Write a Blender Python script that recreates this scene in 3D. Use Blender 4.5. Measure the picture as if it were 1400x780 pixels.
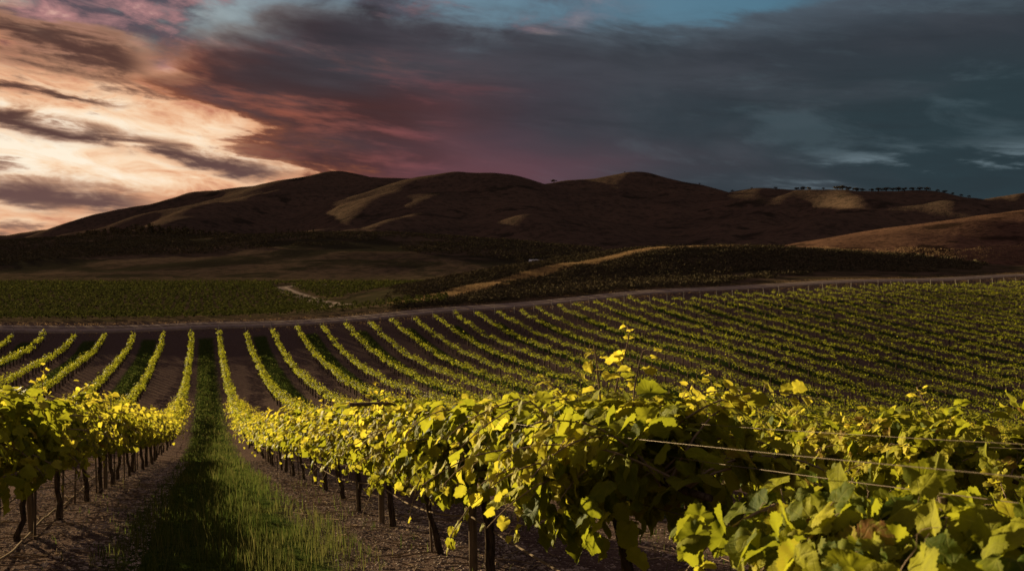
import bpy, math, random
import numpy as np
R = math.radians
sc = bpy.context.scene
col = sc.collection
for o in list(bpy.data.objects): bpy.data.objects.remove(o)

# ------------------------------------------------------------------ camera
YAW = 21.0                    # the camera looks 21 degrees to the right of the vine rows (rows run along +Y)
FPX, HY = 1100.0, 330.0       # focal length and horizon line, in pixels of the 1400 px wide photograph
CS, SN = math.cos(R(YAW)), math.sin(R(YAW))
cam = bpy.data.cameras.new('camera'); camo = bpy.data.objects.new('camera', cam); col.objects.link(camo)
cam.sensor_width = 36; cam.lens = FPX / 1400 * 36
cam.clip_start = 0.05; cam.clip_end = 20000
pitch = math.atan((390 - HY) / FPX)
camo.rotation_euler = (R(90) - pitch, 0, -R(YAW))
cam.dof.use_dof = True; cam.dof.focus_distance = 5.0; cam.dof.aperture_fstop = 5.0
sc.camera = camo
sc.render.resolution_x, sc.render.resolution_y = 1024, 570
sc.view_settings.view_transform = 'Standard'; sc.view_settings.look = 'None'
sc.view_settings.exposure = 1.5; sc.view_settings.gamma = 1
sc.view_settings.use_curve_mapping = False
sc.render.engine = 'CYCLES'
cy = sc.cycles
cy.use_denoising = True; cy.max_bounces = 6; cy.diffuse_bounces = 3; cy.glossy_bounces = 2
cy.transmission_bounces = 3; cy.sample_clamp_indirect = 3.0

# ------------------------------------------------------------------ node expression helper
class NT:
    def __init__(s, tree): s.t = tree; s.n = tree.nodes; s.l = tree.links
    def node(s, ty, ins=None, **kw):
        n = s.n.new(ty)
        for k, v in kw.items(): setattr(n, k, v)
        for k, v in (ins or {}).items(): s.put(n.inputs[k], v)
        return n
    def put(s, sock, v):
        if isinstance(v, E): s.l.new(v.s, sock)
        elif isinstance(v, bpy.types.NodeSocket): s.l.new(v, sock)
        elif isinstance(v, (tuple, list)) and len(v) == 3 and sock.type == 'RGBA': sock.default_value = (*v, 1)
        else: sock.default_value = v
    def m(s, op, a, b=0.0, c=0.0, clamp=False):
        n = s.node('ShaderNodeMath', operation=op, use_clamp=clamp)
        s.put(n.inputs[0], a); s.put(n.inputs[1], b); s.put(n.inputs[2], c)
        return E(s, n.outputs[0])
    def smooth(s, x, a, b, lo=0.0, hi=1.0):
        n = s.node('ShaderNodeMapRange', interpolation_type='SMOOTHSTEP')
        for k, v in zip(('Value', 'From Min', 'From Max', 'To Min', 'To Max'), (x, a, b, lo, hi)): s.put(n.inputs[k], v)
        return E(s, n.outputs[0])
    def mix(s, f, a, b, blend='MIX'):
        n = s.node('ShaderNodeMix', data_type='RGBA', blend_type=blend)
        s.put(n.inputs[0], f); s.put(n.inputs[6], a); s.put(n.inputs[7], b)
        return E(s, n.outputs[2])
    def noise(s, vec, scale, detail=4, rough=0.5, dist=0.0, out=0):
        n = s.node('ShaderNodeTexNoise', noise_dimensions='3D')
        s.put(n.inputs['Vector'], vec)
        for k, v in (('Scale', scale), ('Detail', detail), ('Roughness', rough), ('Distortion', dist)): s.put(n.inputs[k], v)
        return E(s, n.outputs[out])
    def xyz(s, x, y, z):
        n = s.node('ShaderNodeCombineXYZ'); s.put(n.inputs[0], x); s.put(n.inputs[1], y); s.put(n.inputs[2], z)
        return E(s, n.outputs[0])
    def sep(s, v):
        n = s.node('ShaderNodeSeparateXYZ'); s.put(n.inputs[0], v); return [E(s, o) for o in n.outputs]
    def ramp(s, f, stops):
        n = s.node('ShaderNodeValToRGB'); cr = n.color_ramp
        while len(cr.elements) < len(stops): cr.elements.new(0.5)
        for e, (p, c) in zip(cr.elements, stops): e.position = p; e.color = (*c, 1)
        s.put(n.inputs[0], f); return E(s, n.outputs[0])
class E:
    def __init__(s, nt, sock): s.nt = nt; s.s = sock
    def __add__(s, o): return s.nt.m('ADD', s, o)
    __radd__ = __add__
    def __sub__(s, o): return s.nt.m('SUBTRACT', s, o)
    def __rsub__(s, o): return s.nt.m('SUBTRACT', o, s)
    def __mul__(s, o): return s.nt.m('MULTIPLY', s, o)
    __rmul__ = __mul__
    def __truediv__(s, o): return s.nt.m('DIVIDE', s, o)

def srgb(r, g, b):            # 8-bit sRGB -> linear
    f = lambda c: (c / 255 / 12.92) if c / 255 <= 0.04045 else ((c / 255 + 0.055) / 1.055) ** 2.4
    return (f(r), f(g), f(b))

# ------------------------------------------------------------------ sun and sky
SUN_EL, SUN_LEFT = 6.0, 41.0                     # low sun, 41 degrees to the left of the view
SUN_AZ = YAW - SUN_LEFT                          # clockwise from +Y
sd = bpy.data.lights.new('sun', 'SUN'); so = bpy.data.objects.new('sun', sd); col.objects.link(so)
sd.energy = 5.0; sd.angle = R(0.5); sd.color = (1.0, 0.80, 0.44)
so.rotation_euler = (R(90 - SUN_EL), 0, R(180 - SUN_AZ))
so.location = (-60, 60, 60)

world = bpy.data.worlds.new('World'); sc.world = world; world.use_nodes = True
w = NT(world.node_tree); w.n.clear()
def sky_world():
    sky = w.node('ShaderNodeTexSky', sky_type='NISHITA', sun_disc=False, sun_elevation=R(SUN_EL), sun_rotation=R(SUN_AZ),
                 altitude=200, air_density=1.0, dust_density=1.5, ozone_density=2.0)
    D = E(w, w.node('ShaderNodeTexCoord').outputs['Generated'])
    dx, dy, dz = w.sep(D)
    lx = dx * CS - dy * SN; fy = dx * SN + dy * CS
    az0 = w.m('ARCTAN2', lx, fy) * (180 / math.pi)
    el0 = w.m('ARCSINE', dz) * (180 / math.pi)
    V = w.xyz(lx, fy, (dz + lx * 0.10) * 3.4)
    V2 = w.xyz(lx, fy, (dz + lx * 0.15) * 4.6)
    V3 = w.xyz(lx, fy, (dz + lx * 0.08) * 7.0)
    wn = w.noise(V, 3.4, 3, 0.55); wn2 = w.noise(w.xyz(lx + 7.3, fy, dz * 3.6), 3.4, 3, 0.55)
    az = az0 + (wn - 0.5) * 15.0
    el = el0 + (wn2 - 0.5) * 4.6
    big = w.noise(V, 2.4, 6, 0.56, 0.4)
    fine = w.noise(V2, 5.6, 8, 0.62, 0.35)
    strk = w.noise(V3, 5.2, 7, 0.60, 0.3)
    puff = w.noise(w.xyz(lx, fy, dz * 2.0), 9.0, 6, 0.60, 0.3)
    gauss = lambda a, e, ca, ce, ra, re: w.m('EXPONENT', (w.m('POWER', w.m('ABSOLUTE', (a - ca) / ra), 2.0) + w.m('POWER', w.m('ABSOLUTE', (e - ce) / re), 2.0)) * -1.0)
    # --- open sky behind the cloud: cream glow low on the left, teal above
    lump = w.noise(w.xyz(lx + 3.1, fy, (dz + lx * 0.12) * 3.2), 13.0, 7, 0.62, 0.6)
    gl = w.m('MINIMUM', gauss(az, el, -32.0, 5.6, 22.0, 6.2) * 0.98 + (fine - 0.5) * 0.9 + (lump - 0.5) * 1.5, 1.0)
    warm = w.ramp(gl, [(0.0, srgb(66, 64, 76)), (0.16, srgb(116, 76, 76)), (0.36, srgb(196, 128, 100)), (0.56, srgb(236, 182, 142)), (0.76, srgb(252, 218, 182)), (1.0, srgb(255, 240, 216))])
    teal = w.mix(w.smooth(az0, -25, 25), srgb(88, 114, 126), srgb(52, 102, 124))
    tealm = w.smooth(el0 + (big - 0.5) * 9.0, 11.5, 15.0)
    back = w.mix(tealm, warm, teal)
    # --- broken high cloud along the top of the picture
    hc = w.smooth(puff * 0.55 + fine * 0.45 + w.smooth(az0, -16, -28) * 0.02, 0.40, 0.56) * w.smooth(el, 9.8, 12.6) * w.smooth(az0, 12, -2)
    hcol = w.ramp(puff * 0.6 + lump * 0.4, [(0.30, srgb(56, 62, 70)), (0.48, srgb(92, 80, 88)), (0.57, srgb(176, 128, 128)), (0.66, srgb(240, 194, 176))])
    hcol = w.mix(w.smooth(az0, -28, -8) * 0.55, hcol, srgb(84, 84, 96))
    back = w.mix(hc * 0.92, back, hcol)
    # --- the big dark bank
    edge = w.m('MINIMUM', w.m('MAXIMUM', (az + 23.5) * 0.50 + (el - 10.0), (az - 2.0) * 0.6), (el - 5.3) * 0.8 + w.m('MAXIMUM', az + 8.0, 0.0) * 0.6 + w.m('MAXIMUM', az + 15.0, 0.0) * 0.2)
    bank = w.smooth(edge + (fine - 0.5) * 7.0 + (strk - 0.5) * 8.0 + (lump - 0.5) * 4.0, -1.6, 2.0)
    top = w.smooth(el + (big - 0.5) * 9.0 + (fine - 0.5) * 4.0 + w.smooth(az0, 10, 22) * -3.2 + w.smooth(az0, -15, -25) * 3.4, 16.8, 12.8)
    over = w.smooth(el0, 19, 26)
    gap = gauss(az0 + (big - .5) * 14.0, el0 + (fine - 0.5) * 5.0, 13.5, 16.2, 9.0, 2.5)
    bankd = bank * w.m('MAXIMUM', top, over * 0.9)
    bankd = w.m('MULTIPLY', bankd, 1.0 - w.m('MINIMUM', gap * 1.15 + gauss(az0 + (big - .5) * 12.0, el0 + (fine - 0.5) * 5.0, 29.0, 17.6, 10.0, 3.2) * 0.6, 1.0) * 0.88, clamp=True)
    body = w.ramp(w.smooth(az, -30, 34), [(0.0, srgb(84, 52, 46)), (0.24, srgb(74, 46, 45)), (0.38, srgb(80, 56, 60)), (0.52, srgb(66, 60, 68)), (0.66, srgb(54, 62, 69)), (1.0, srgb(44, 59, 65))])
    body = w.mix(w.smooth(el, 8.5, 13.0) * w.smooth(az, -26, -8) * 0.75, body, srgb(54, 58, 66))
    body = w.mix(w.smooth(big, 0.44, 0.66) * 0.32, body, srgb(84, 86, 94))
    body = w.mix(w.smooth(strk, 0.58, 0.30) * 0.26, body, srgb(38, 40, 45))
    body = w.mix(w.smooth(fine, 0.50, 0.68) * w.smooth(az0, -6, 10) * 0.26, body, srgb(88, 106, 114))
    red = w.smooth(strk * 0.6 + fine * 0.4, 0.50, 0.64) * w.smooth(az0, 4, -10) * w.smooth(el0, 14, 8.5)
    body = w.mix(red * 0.62, body, w.mix(w.smooth(az0, -18, -4), srgb(168, 96, 74), srgb(136, 80, 84)))
    pink = gauss(az, el, -1.0, 4.8, 10.0, 2.2)
    body = w.mix(pink * 0.42, body, srgb(124, 80, 90))
    thin = w.smooth(bankd, 0.03, 0.5); thick = w.smooth(bankd, 0.35, 1.0)
    near_glow = w.smooth(az0, 3, -10) * w.smooth(el0, 14.5, 10.5)
    fringe = w.mix(w.smooth(bankd, .1, .6), srgb(214, 146, 106), srgb(128, 76, 58))
    sky_c = w.mix(w.m('MAXIMUM', thick, thin * (1.0 - near_glow)), w.mix(thin * near_glow, back, fringe), body)
    # --- separate dark streaks in the bright opening
    def streak(a0, e0, a1, e1, th, strength, rag=1.0):
        sl = (e1 - e0) / (a1 - a0)
        c = (az0 - a0) * sl + e0
        off = w.m('ABSOLUTE', el0 + ((fine - 0.5) * 3.0 + (strk - 0.5) * 2.4 + (lump - 0.5) * 2.2) * rag - c)
        return w.smooth(off, th * 1.25, 0.0) * w.smooth(az, a1 + 3.0, a1 - 4.0) * w.smooth(strk * .6 + fine * .4, 0.34, 0.50) * strength
    st = w.m('MAXIMUM', streak(-33, 7.4, -13.5, 4.2, 1.05, 0.95), streak(-33, 9.2, -25, 8.2, 0.6, 0.9))
    st = w.m('MAXIMUM', st, streak(-33, 3.0, -22, 2.2, 1.5, 0.92))
    st = w.m('MAXIMUM', st, streak(-33, 12.2, -24, 11.6, 1.6, 0.95, 1.3))
    st = w.m('MAXIMUM', st, w.smooth(strk * .4 + fine * .25 + lump * .35, 0.50, 0.60) * w.smooth(el0, 12.5, 9) * w.smooth(az0, -4, -12) * 0.75)
    scol = w.mix(w.smooth(el0, 3, 9), srgb(100, 74, 72), srgb(84, 58, 52))
    s1 = w.smooth(st, 0.0, 0.6); s2 = w.smooth(st, 0.25, 1.0)
    sky_c = w.mix(s1 * (1.0 - thick) * .75, sky_c, srgb(190, 138, 108))
    sky_c = w.mix(s2 * (1.0 - thick), sky_c, scol)
    sky_c = w.mix(w.smooth(el0, 22, 38), sky_c, srgb(128, 112, 112))      # unseen sky overhead, brightness added here to lift the ambient fill
    # --- cold bright rifts low on the right
    rf = w.smooth(strk * .6 + fine * .4, 0.47, 0.60) * w.smooth(az0, 15, 27) * w.smooth(el0, 6.6, 4.0) * w.smooth(el0, 0.5, 2.5)
    sky_c = w.mix(rf * 0.85, sky_c, srgb(150, 170, 180))
    b1 = w.node('ShaderNodeBackground', {'Color': sky.outputs[0], 'Strength': 0.06})
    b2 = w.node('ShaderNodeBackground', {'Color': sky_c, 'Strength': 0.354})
    cleargap = w.m('MULTIPLY', tealm * (1.0 - bankd), (1.0 - hc) * 0.3, clamp=True)
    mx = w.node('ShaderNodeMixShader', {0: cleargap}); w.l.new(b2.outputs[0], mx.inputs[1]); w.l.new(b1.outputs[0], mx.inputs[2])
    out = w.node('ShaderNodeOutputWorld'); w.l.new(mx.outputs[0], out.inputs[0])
sky_world()

# ------------------------------------------------------------------ terrain height
def pxd(x, y, d):             # viewing angle + distance -> world point
    lat = (x - 700) / FPX * d
    return np.array([lat * CS + d * SN, -lat * SN + d * CS, (HY - y) / FPX * d])
CTRL = [(0,-12,-0.2),(0,0,1.15),(0,5,2.08),(0,10,3.1),(0,20,5.35),(0,30,7.4),(0,40,9.1),(0,50,10.3),(0,65,11.6),(0,80,12.0),(0,97,11.75),(0,106,10.35),
        (5,-6,1.0),(5,4,2.5),(5,8,3.35),(5,20,5.8),(-4,0,.7),(-4,8,2.3),(-5,20,4.8),(-10,-5,-.5),(-10,10,2.2),(-10,40,8.4),(-15,80,11.2),(-20,97,11.2),(-22,106,9.9),(-30,20,3.5),(-60,60,8),(-60,106,9.6),
        (18.2,14.5,6.8),(36.4,29,10.5),(54.5,43.4,13.4),(72.7,57.8,12.9),(91,72.3,11.2),(109,86.8,9.7),(127,101,8.4),(12.2,16.7,5.9),(24.5,33.5,10.3),(36.7,50,12.5),(49,67,12.0),(61,83.7,11.0),(77,104,8.6),
        (4.6,3.4,2.15),(4.6,6.9,2.95),(7.6,6.1,3.6),(10.6,8.5,4.5),(14.5,11.6,5.4),(7.6,10.4,4.1),(10.6,14.5,5.3),(14.3,37.3,9.3),(21.5,56,11.7),(28.6,74.6,12.5),(35.8,93.3,11.7),(42,111,9.4),(31,110,9.7),(67,112,8.0),(110,113,7.1),(148,112,6.8),(20,-5,3.6),(50,15,9.6),(85,30,11),(120,60,11),(160,90,8.6),(200,120,5.8),
        (2,128,11.6),(-28,139,11.6),(35,147,11.4),(4,213,13.4),(6,340,15),(-75,371,15),(-90,200,12.6),(60,240,13),(90,330,15),(120,170,8.6),(170,150,6.9),(200,200,7.5),(200,360,12)]
_c = np.array(CTRL, float); _sc = 50.0
def _U(r2): return 0.5 * r2 * np.log(r2 + 1e-9)
_P = _c[:, :2] / _sc; _n = len(_P)
_K = _U(((_P[:, None] - _P[None]) ** 2).sum(-1)) + np.eye(_n) * 0.002
_Q = np.hstack([np.ones((_n, 1)), _P])
_A = np.block([[_K, _Q], [_Q.T, np.zeros((3, 3))]])
_W = np.linalg.solve(_A, np.concatenate([-_c[:, 2], np.zeros(3)]))
def floor_h(x, y):
    p = np.stack([x, y], -1) / _sc
    r2 = ((p[:, None] - _P[None]) ** 2).sum(-1)
    near = _U(r2) @ _W[:_n] + _W[_n] + p @ _W[_n + 1:]
    d = np.hypot(x - 20, y - 100)
    t = np.clip((d - 170) / 170, 0, 1); t = t * t * (3 - 2 * t)
    return near * (1 - t) + (-14.5) * t
HILLS = {  # name: list of (spine as (px, py, distance), steepness, rounding)
 'brush': [([(560,422,128),(600,411,142),(640,400,152),(700,384,165),(800,359,185),(920,337,205),(1000,337,210),(1100,340,216),(1180,347,222),(1250,362,226)], .20, 18)],
 'right': [([(1110,352,285),(1180,336,305),(1250,316,330),(1330,301,350),(1400,291,370),(1520,274,400),(1700,262,430)], .20, 26)],
 'middle': [([(-400,356,600),(-100,350,600),(0,344,610),(110,331,620),(170,322,620),(330,323,600),(430,318,590),(520,319,570),(600,331,540),(690,346,520),(760,358,500)], .085, 30)],
 'range': [([(-500,350,2700),(-150,334,2600),(20,322,2600),(120,305,2600),(200,290,2600),(262,278,2600),(290,263,2600),(350,254,2600),(420,249,2500),(455,238.5,2400)], .33, 60),
           ([(455,238.5,2400),(500,244,2350),(560,246,2300),(640,246,2250)], .34, 70),
           ([(455,238.5,2400),(400,260,2100),(335,277,1850),(240,303,1500),(180,316,1300)], .30, 40),
           ([(585,244,1900),(625,239,1850),(690,242,1850),(740,251.5,1950)], .36, 70),
           ([(590,243,1900),(545,266,1700),(500,288,1480),(440,312,1250)], .34, 25),
           ([(630,240,1850),(590,275,1500),(545,299,1250),(490,316,1020)], .32, 25),
           ([(660,241,1850),(720,288,1400),(780,334,1000)], .30, 60),
           ([(740,251.5,2150),(800,244,2200),(855,238.5,2200),(905,248,2150),(955,264,2080),(1000,267,2000)], .36, 70),
           ([(860,239,2200),(820,270,1850),(850,300,1550),(900,335,1200)], .36, 35),
           ([(900,248,2150),(930,275,1800),(905,305,1500)], .36, 35),
           ([(970,267,1950),(1050,259.5,1800),(1100,257,1750),(1180,262,1700),(1250,267,1650),(1320,274,1600),(1420,292,1500),(1550,310,1400)], .34, 60),
           ([(1060,260,1800),(1010,295,1400),(950,338,1050)], .33, 30),
           ([(1140,260,1720),(1190,280,1400),(1110,298,1180),(1030,340,950)], .33, 35),
           ([(1250,268,1650),(1300,300,1200),(1250,330,850)], .3, 40),
           ([(1240,285,2600),(1330,274,2600),(1400,264,2600),(1550,250,2600),(1800,245,2600)], .33, 60)],
}
HW = {k: [(np.array([pxd(*p) for p in sp]), st, ro) for sp, st, ro in v] for k, v in HILLS.items()}
def _vn(x, y, seed=0):        # smooth value noise
    xi, yi = np.floor(x), np.floor(y); fx, fy = x - xi, y - yi
    fx = fx * fx * (3 - 2 * fx); fy = fy * fy * (3 - 2 * fy)
    h = lambda a, b: np.modf(np.abs(np.sin(a * 127.1 + b * 311.7 + seed * 17.3) * 43758.5453))[0]
    return (h(xi, yi) * (1 - fx) + h(xi + 1, yi) * fx) * (1 - fy) + (h(xi, yi + 1) * (1 - fx) + h(xi + 1, yi + 1) * fx) * fy - 0.5
def spine_h(x, y, P, st, ro):
    best = np.full(x.shape, -1e9)
    for a, b in zip(P[:-1], P[1:]):
        ab = b[:2] - a[:2]; L2 = ab @ ab
        t = np.clip(((x - a[0]) * ab[0] + (y - a[1]) * ab[1]) / L2, 0, 1)
        d = np.hypot(x - a[0] - t * ab[0], y - a[1] - t * ab[1])
        best = np.maximum(best, a[2] + t * (b[2] - a[2]) - st * (np.sqrt(d * d + ro * ro) - ro))
    return best
def smax(a, b, k): 
    m = np.maximum(a, b); return m + k * np.log(np.exp((a - m) / k) + np.exp((b - m) / k)) - 0.0
def terrain(x, y):
    x = np.atleast_1d(np.asarray(x, float)); y = np.atleast_1d(np.asarray(y, float))
    z = floor_h(x, y); lab = np.zeros(x.shape, int)
    r = np.hypot(x, y)
    for i, (k, spines) in enumerate(HW.items()):
        kk = {'brush': .5, 'right': .8, 'middle': 1.2, 'range': 7.0}[k]
        hh = None
        wx = x + _vn(x / 160, y / 160, 3) * 60 * (k == 'range'); wy = y + _vn(x / 160, y / 160, 4) * 60 * (k == 'range')
        for P, st, ro in spines:
            s = spine_h(wx if k == 'range' else x, wy if k == 'range' else y, P, st, ro)
            hh = s if hh is None else smax(hh, s, kk)
        if k == 'range':
            g = np.abs(_vn(x / 300, y / 300, 31)) * 2 + np.abs(_vn(x / 140, y / 140, 32)) * .9
            hh = hh + (g - .55) * 20 * np.clip((150 - hh) / 50, 0, 1) * np.clip((hh + 30) / 50, 0, 1) + _vn(x / 90, y / 90, 1) * 5 + _vn(x / 38, y / 38, 2) * 3.0
        elif k != 'brush':
            hh = hh + _vn(x / 40, y / 40, 5) * 1.4 + _vn(x / 14, y / 14, 6) * .4
        else:
            hh = hh + _vn(x / 22, y / 22, 5) * .9 + _vn(x / 7, y / 7, 6) * .3
        far = np.clip((r - 112) / 12, 0, 1)
        hh = hh * far + (-400) * (1 - far)
        lab = np.where(hh > z, i + 1, lab)
        z = smax(z, hh, kk)
    nearm = np.clip(1 - r / 130, 0, 1)
    z = z + _vn(x * 1.3, y * 1.3, 7) * .035 * nearm + _vn(x * 4, y * 4, 8) * .018 * np.clip(1 - r / 40, 0, 1)
    return z, lab
def tz(x, y): return float(terrain([x], [y])[0][0])
def hit(px, py, d0=20, d1=5000):       # where the line of sight meets the land
    d = np.geomspace(d0, d1, 1500); P = np.array([pxd(px, py, k) for k in d])
    z, _ = terrain(P[:, 0], P[:, 1]); i = np.argmax(z > P[:, 2])
    return np.array([P[i, 0], P[i, 1], z[i]]), d[i]
def ridge(px, d0, d1):                 # the skyline point in a given direction
    d = np.linspace(d0, d1, 600); P = np.array([pxd(px, HY, k) for k in d])
    z, _ = terrain(P[:, 0], P[:, 1]); i = np.argmax(z / d)
    return np.array([P[i, 0], P[i, 1], z[i]]), d[i]

# ------------------------------------------------------------------ mesh helpers
class MB:
    def __init__(s): s.v = []; s.f = []; s.n = 0; s.a = {}
    def add(s, v, f, **attrs):
        v = np.asarray(v, np.float32); f = np.asarray(f, np.int64)
        s.v.append(v); s.f.append(f + s.n); s.n += len(v)
        for k, a in attrs.items(): s.a.setdefault(k, []).append(np.asarray(a, np.float32))
    def mesh(s, name, mat, smooth=True):
        me = bpy.data.meshes.new(name)
        v = np.concatenate(s.v); me.vertices.add(len(v)); me.vertices.foreach_set('co', v.ravel())
        tot = np.concatenate([np.full(len(f), f.shape[1], np.int32) for f in s.f])
        idx = np.concatenate([f.ravel() for f in s.f]).astype(np.int32)
        me.loops.add(len(idx)); me.loops.foreach_set('vertex_index', idx)
        me.polygons.add(len(tot)); st = np.zeros(len(tot), np.int32); st[1:] = np.cumsum(tot)[:-1]
        me.polygons.foreach_set('loop_start', st); me.polygons.foreach_set('loop_total', tot)
        me.polygons.foreach_set('use_smooth', np.full(len(tot), smooth))
        for k, a in s.a.items():
            a = np.concatenate(a)
            if len(a) == len(v):
                at = me.attributes.new(k, 'FLOAT_VECTOR', 'POINT'); at.data.foreach_set('vector', a.ravel())
        me.update(calc_edges=True); me.materials.append(mat)
        return me
    def obj(s, name, mat, parent=None, smooth=True):
        return link(name, s.mesh(name, mat, smooth), parent)
def link(name, me, parent=None):
    o = bpy.data.objects.new(name, me); col.objects.link(o)
    if parent is not None: o.parent = parent
    return o
def tag(o, label=None, cat=None, group=None, kind=None):
    for k, v in (('label', label), ('category', cat), ('group', group), ('kind', kind)):
        if v: o[k] = v
    return o
def thing(name, label, cat, loc=(0, 0, 0), group=None):
    o = bpy.data.objects.new(name, None); col.objects.link(o); o.location = loc
    o.empty_display_size = 0.2
    return tag(o, label, cat, group)
def norm(a): return a / (np.linalg.norm(a, axis=-1, keepdims=True) + 1e-9)
def tube(mb, pts, rad, n=8, cap=True):
    pts = np.asarray(pts, float); m = len(pts); rad = np.broadcast_to(np.asarray(rad, float), (m,))
    tan = norm(np.gradient(pts, axis=0)); ref = np.array([0.13, 0.97, 0.2]) if abs(tan[:, 2]).mean() > .6 else np.array([0, 0, 1.0])
    u = norm(np.cross(tan, ref)); v = np.cross(tan, u)
    an = np.linspace(0, 2 * np.pi, n, endpoint=False)
    V = pts[:, None] + (np.cos(an)[None, :, None] * u[:, None] + np.sin(an)[None, :, None] * v[:, None]) * rad[:, None, None]
    i = np.arange(m - 1)[:, None] * n; j = np.arange(n)[None]; k = (j + 1) % n
    F = np.stack([i + j, i + k, i + n + k, i + n + j], -1).reshape(-1, 4)
    mb.add(V.reshape(-1, 3), F)
    if cap:
        mb.add(V[-1], np.stack([np.zeros(n - 2, int), np.arange(1, n - 1), np.arange(2, n)], -1))
        mb.add(V[0], np.stack([np.zeros(n - 2, int), np.arange(2, n), np.arange(1, n - 1)], -1))
def box(mb, c, s, ax=None):
    c = np.asarray(c, float); h = np.asarray(s, float) / 2
    q = np.array([[x, y, z] for x in (-1, 1) for y in (-1, 1) for z in (-1, 1)]) * h
    if ax is not None: q = q @ np.asarray(ax)
    mb.add(q + c, [[0, 1, 3, 2], [4, 6, 7, 5], [0, 4, 5, 1], [2, 3, 7, 6], [0, 2, 6, 4], [1, 5, 7, 3]])

# ------------------------------------------------------------------ materials
def material(name, fn):
    m = bpy.data.materials.new(name); m.use_nodes = True; t = NT(m.node_tree); t.n.clear()
    surf = fn(t); o = t.node('ShaderNodeOutputMaterial'); t.l.new(surf, o.inputs[0]); return m
def principled(t, color, rough=0.9, bump=None, bs=0.4, bd=0.02, spec=0.0, **kw):
    p = t.node('ShaderNodeBsdfPrincipled', {'Base Color': color, 'Roughness': rough, 'Specular IOR Level': spec, **kw})
    if bump is not None:
        b = t.node('ShaderNodeBump', {'Height': bump, 'Strength': bs, 'Distance': bd}); t.l.new(b.outputs[0], p.inputs['Normal'])
    return p.outputs[0]
def coord(t): return E(t, t.node('ShaderNodeTexCoord').outputs['Object'])

def m_ground(t):
    P = coord(t); x, y, z = t.sep(P)
    n1 = t.noise(P, 0.7, 5, .6); n2 = t.noise(P, 9, 6, .65); n3 = t.noise(P, 45, 4, .6)
    soil = t.mix(t.smooth(n2 * .6 + n3 * .4, .36, .64), (.045, .029, .026), (.110, .074, .064))
    chips = t.smooth(t.noise(P, 70, 2, .5), .60, .68)
    soil = t.mix(chips * .8, soil, (.22, .17, .145))
    # every second alley carries mown grass
    a = t.m('ABSOLUTE', t.m('MODULO', x + 600.0 - 0.1 + 3.0, 6.0) - 3.0)
    g = t.smooth(a + (n1 - .5) * .5 + (n2 - .5) * .35, 1.0, .55) * t.smooth(y, 101, 99)
    grass = t.mix(t.smooth(n2, .35, .65), (.016, .026, .007), (.040, .054, .013))
    c = t.mix(g, soil, grass)
    beyond = t.smooth(y, 108, 116)
    c = t.mix(beyond, c, t.mix(t.smooth(t.noise(P, .25, 4, .6), .4, .6), (.045, .036, .020), (.085, .058, .038)))
    return principled(t, c, .95, n2 * .6 + n3 * .4, .9, .05)
def hill_mat(dry, dark, brush, amount, sc1, brush_sc):
    def fn(t):
        P = coord(t); x, y, z = t.sep(P)
        a = t.noise(P, sc1, 6, .65); b = t.noise(P, brush_sc, 5, .65); f = t.noise(P, sc1 * 14, 4, .7)
        st = t.noise(t.xyz(x * 0.35, y * 0.35, z * 2.2), sc1 * 3.5, 5, .65)
        c = t.mix(t.smooth(a * .5 + st * .5, .40, .60), dark, dry)
        c = t.mix(t.smooth(f, .35, .70) * .55, c, dry)
        c = t.mix(t.smooth(b, .62 - amount * .22, .70 - amount * .22), c, brush)
        c = t.mix(t.smooth(f, .52, .38) * .65, c, brush)
        return principled(t, c, 1.0, a * .3 + st * .4 + f * .3, .8, 1.5 / (sc1 * 60))
    return fn
def m_road(t):
    P = coord(t); n = t.noise(P, .8, 6, .7); n2 = t.noise(P, 6, 4, .6)
    A = E(t, t.node('ShaderNodeAttribute', attribute_name='lc').outputs['Vector']); q, _, _ = t.sep(A)
    rut = t.smooth(t.m('ABSOLUTE', t.m('ABSOLUTE', q + (n - .5) * .12) - .2), .10, .03)        # two worn wheel tracks
    c = t.mix(t.smooth(n * .6 + n2 * .4, .4, .62), (.14, .105, .085), (.24, .185, .15))
    c = t.mix(rut * .8, c, t.mix(n2, (.26, .20, .17), (.36, .285, .245)))
    c = t.mix(t.smooth(t.m('ABSOLUTE', q) + (n - .5) * .3, .36, .5) * .8, c, (.12, .09, .05))
    return principled(t, c, .95, n2 + rut * -.6, .6, .05)
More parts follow.
